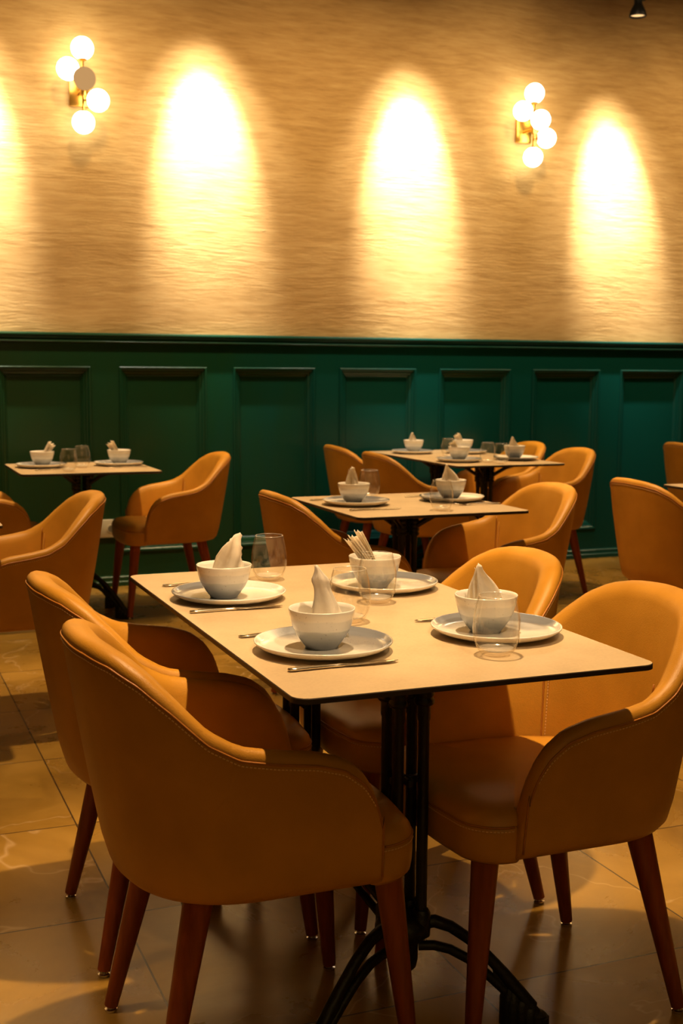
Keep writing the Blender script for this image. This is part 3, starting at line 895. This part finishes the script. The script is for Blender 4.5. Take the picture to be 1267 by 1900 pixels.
# ------------------------------------------------------------------ wall sconces
GOFF = [(0, 0, .195), (-.078, .0, .082), (-.008, -.095, .018), (.075, -.03, -.075), (0, 0, -.190)]
def make_sconce(x, z, label, off_idx=None):
    t = thing('wall_sconce', label, 'wall lamp', (x, Y1 + .012, z), 0, 'brass globe wall lamps')
    yr = 6.85 - (Y1 + .012)
    bm = bmesh.new(); box(bm, -.052, .052, -.022, 0., -.085, .055, bevel=.003); link('back_plate', bm, 'brass', t, True, 40)
    bm = bmesh.new(); tube(bm, [(0, -.02, -.02), (0, yr, -.02)], .010, 12)
    tube(bm, [(0, yr, .135), (0, yr, -.130)], .0065, 12)
    lathe(bm, [(0, -.05), (.016, -.05), (.016, .01), (0, .01)], 16, 0, yr)
    for gx, gy, gz in GOFF[1:4]:
        tube(bm, [(0, yr, gz), (gx * .6 if gx else 0, yr + gy * .6, gz)], .006, 8)
    link('arm', bm, 'brass', t, True, 40)
    for i, (gx, gy, gz) in enumerate(GOFF):
        bm = bmesh.new(); bmesh.ops.create_uvsphere(bm, u_segments=32, v_segments=20, radius=.0600)
        bmesh.ops.translate(bm, verts=bm.verts, vec=(gx, yr + gy, gz))
        g = link('globe', bm, 'globe_off' if i == off_idx else 'globe', t)
        if i == off_idx: g['label'] = 'unlit beige globe'
        d = Vector((gx, gy, 0)) if i in (1, 2, 3) else Vector((0, 0, gz))
        if d.length < 1e-4: d = Vector((0, 0, 1))
        d.normalize(); c = Vector((gx, yr + gy, gz)) - d * .058
        bm = bmesh.new(); tube(bm, [c - d * .008, c - d * .001, c + d * .010], [.010, .023, .0235], 20)
        link('globe_cup', bm, 'brass', t, True, 50)
    return t
make_sconce(1.246, 2.745, 'brass wall lamp with five globes on the left, its middle globe unlit', 2)
make_sconce(4.026, 2.752, 'brass wall lamp with five lit globes on the right of the plaster wall')

# ------------------------------------------------------------------ socket on the panelling
t = thing('wall_socket', 'cream double power socket low on the green panelling behind the armchair', 'socket', (1.335, WY - .0, .333))
bm = bmesh.new(); box(bm, -.105, .105, -.016, .032, -.052, .052, bevel=.004); link('socket_plate', bm, 'socket', t, True, 40)
for dx in (-.045, .045):
    bm = bmesh.new()
    bmesh.ops.create_cone(bm, segments=28, radius1=.024, radius2=.024, depth=.006, cap_ends=True)
    bmesh.ops.rotate(bm, verts=bm.verts, matrix=Matrix.Rotation(pi / 2, 3, 'X')); bmesh.ops.translate(bm, verts=bm.verts, vec=(dx, -.0165, 0))
    a = link('socket_ring', bm, 'socket', t, True, 40)
    bm = bmesh.new()
    bmesh.ops.create_cone(bm, segments=28, radius1=.019, radius2=.019, depth=.004, cap_ends=True)
    bmesh.ops.rotate(bm, verts=bm.verts, matrix=Matrix.Rotation(pi / 2, 3, 'X')); bmesh.ops.translate(bm, verts=bm.verts, vec=(dx, -.0183, 0))
    link('socket_recess', bm, 'socket_dark', a, True, 40)

# ------------------------------------------------------------------ ceiling spots
def make_spot(x, y, z, label, group, tilt=0., drop=None):
    """bell-mouthed track spot hanging on a rod from the ceiling; z is the height of its mouth"""
    t = thing('ceiling_spotlight', label, 'spotlight', (x, y, z), 0, group)
    bm = bmesh.new()
    lathe(bm, [(.047, .0), (.052, .0), (.053, .006), (.046, .030), (.034, .056), (.026, .072), (.024, .080), (.024, .190), (.020, .198), (0, .198)], 36)
    lathe(bm, [(.047, .0), (.044, .012), (.030, .045), (0, .050)], 36)
    sh = link('lamp_shade', bm, 'black', t, True, 40)
    bm = bmesh.new(); lathe(bm, [(0, .010), (.0435, .010), (.0435, .0125), (0, .0125)], 28); link('lens', bm, 'lamp_face', t)
    bm = bmesh.new(); box(bm, .024, .046, -.012, .012, .095, .190, bevel=.003); link('driver_box', bm, 'black', t, True, 40)
    bm = bmesh.new(); lathe(bm, [(0, .19), (.008, .19), (.008, ZC - z - .02), (.035, ZC - z - .02), (.035, ZC - z), (0, ZC - z)], 16); link('stem', bm, 'black', t, True, 40)
    return t

def spot_light(name, loc, aim, energy, size, blend, color, radius=.03):
    l = bpy.data.lights.new(name, 'SPOT'); l.energy = energy; l.spot_size = radians(size); l.spot_blend = blend
    l.color = color; l.shadow_soft_size = radius
    o = bpy.data.objects.new(name, l); col.objects.link(o); o.location = loc
    d = Vector(aim) - Vector(loc); o.rotation_euler = d.to_track_quat('-Z', 'Y').to_euler()
    return o

WARM = (1., .69, .38)
WASH = (1., .95, .88)
wash_x = [(-.72, 3.46, -.72), (.60, 3.46, .62), (1.90, 3.46, 1.955), (3.20, 3.43, 3.24), (4.555, 3.385, 4.70), (5.85, 3.40, 5.98)]
WYF = 6.55
for x, z, ax in wash_x:
    if 4 < x < 5:
        make_spot(x, WYF, z, 'black bell-shaped spotlight hanging at the upper right corner', None)
    p = (x, WYF, z - .012)
    spot_light('wall_wash_light', p, (ax, 6.95, z - .95), 760, 36, 1., WASH, .035)
    spot_light('wall_wash_halo', p, (ax, 6.95, z - .98), 100, 60, 1., (1., .92, .80), .04)
    spot_light('wall_fill_glow', (ax + .6, 5.6, 3.7), (ax + .6, 6.95, 1.75), 92, 115, 1., (1., .71, .38), .12)  # added unseen fill, lifts the plaster between the light pools

# spots over the tables and open floor, with an added front fill
def down(x, y, e, size=70, z=3.3, ax=None, ay=None, blend=.5, c=WARM, r=.035):
    return spot_light('spot_or_fill_light', (x, y, z), (x if ax is None else ax, y if ay is None else ay, .7), e, size, blend, c, r)
down(1.02, 2.22, 330, 48, 3.2, 1.0, 2.28)
spot_light('spot_or_fill_light', (1.0, .35, 3.1), (.98, 2.42, .8), 170, 24, .7, (1., .74, .46), .03)  # added fill from the camera side, brightens napkins and bowl fronts
down(2.05, 4.10, 330, 48, 3.3)
down(3.35, 6.00, 190, 44, 3.3)
down(1.25, 5.85, 190, 44, 3.3)
down(.40, 4.15, 260, 46, 3.3)
down(3.45, 4.10, 280, 46, 3.3)
down(-.75, 2.2, 150, 50, 3.3)
down(2.05, 3.0, 240, 32, 3.3)

def area(name, loc, rot, sx, sy, e, c):
    l = bpy.data.lights.new(name, 'AREA'); l.shape = 'RECTANGLE'; l.size = sx; l.size_y = sy; l.energy = e; l.color = c
    o = bpy.data.objects.new(name, l); col.objects.link(o); o.location = loc; o.rotation_euler = rot
    return o
area('ceiling_fill', (1.8, 2.2, 3.95), (0, 0, 0), 7, 7, 24, (1., .58, .20))
area('room_fill', (.2, -2.4, 2.4), (radians(72), 0, radians(-12)), 4.5, 2.2, 15, (1., .62, .20))

w = bpy.data.worlds.new('world'); sc.world = w; w.use_nodes = True
w.node_tree.nodes['Background'].inputs[0].default_value = (.5, .28, .10, 1)
w.node_tree.nodes['Background'].inputs[1].default_value = .15

# ------------------------------------------------------------------ camera
f, pitch, roll, yaw = 2282.18, .1173, .0072, .3829
cam = bpy.data.cameras.new('camera'); co = bpy.data.objects.new('camera', cam); col.objects.link(co)
fwd = Vector((sin(yaw), cos(yaw), 0)); rt = Vector((cos(yaw), -sin(yaw), 0)); up = Vector((0, 0, 1))
f2 = fwd * cos(pitch) - up * sin(pitch); u2 = up * cos(pitch) + fwd * sin(pitch)
r3 = rt * cos(roll) + u2 * sin(roll); u3 = u2 * cos(roll) - rt * sin(roll)
mt = Matrix((r3, u3, -f2)).transposed().to_4x4(); mt.translation = Vector((0, 0, 1.257))
co.matrix_world = mt
cam.sensor_fit = 'VERTICAL'; cam.sensor_height = 36.; cam.lens = f / 1900 * 36.
cam.clip_start = .05
cam.dof.use_dof = True; cam.dof.focus_distance = 2.35; cam.dof.aperture_fstop = 8.
sc.camera = co
sc.cycles.diffuse_bounces = 3

sc.view_settings.view_transform = 'Standard'
sc.view_settings.look = 'None'
sc.view_settings.exposure = .18
sc.view_settings.gamma = .91
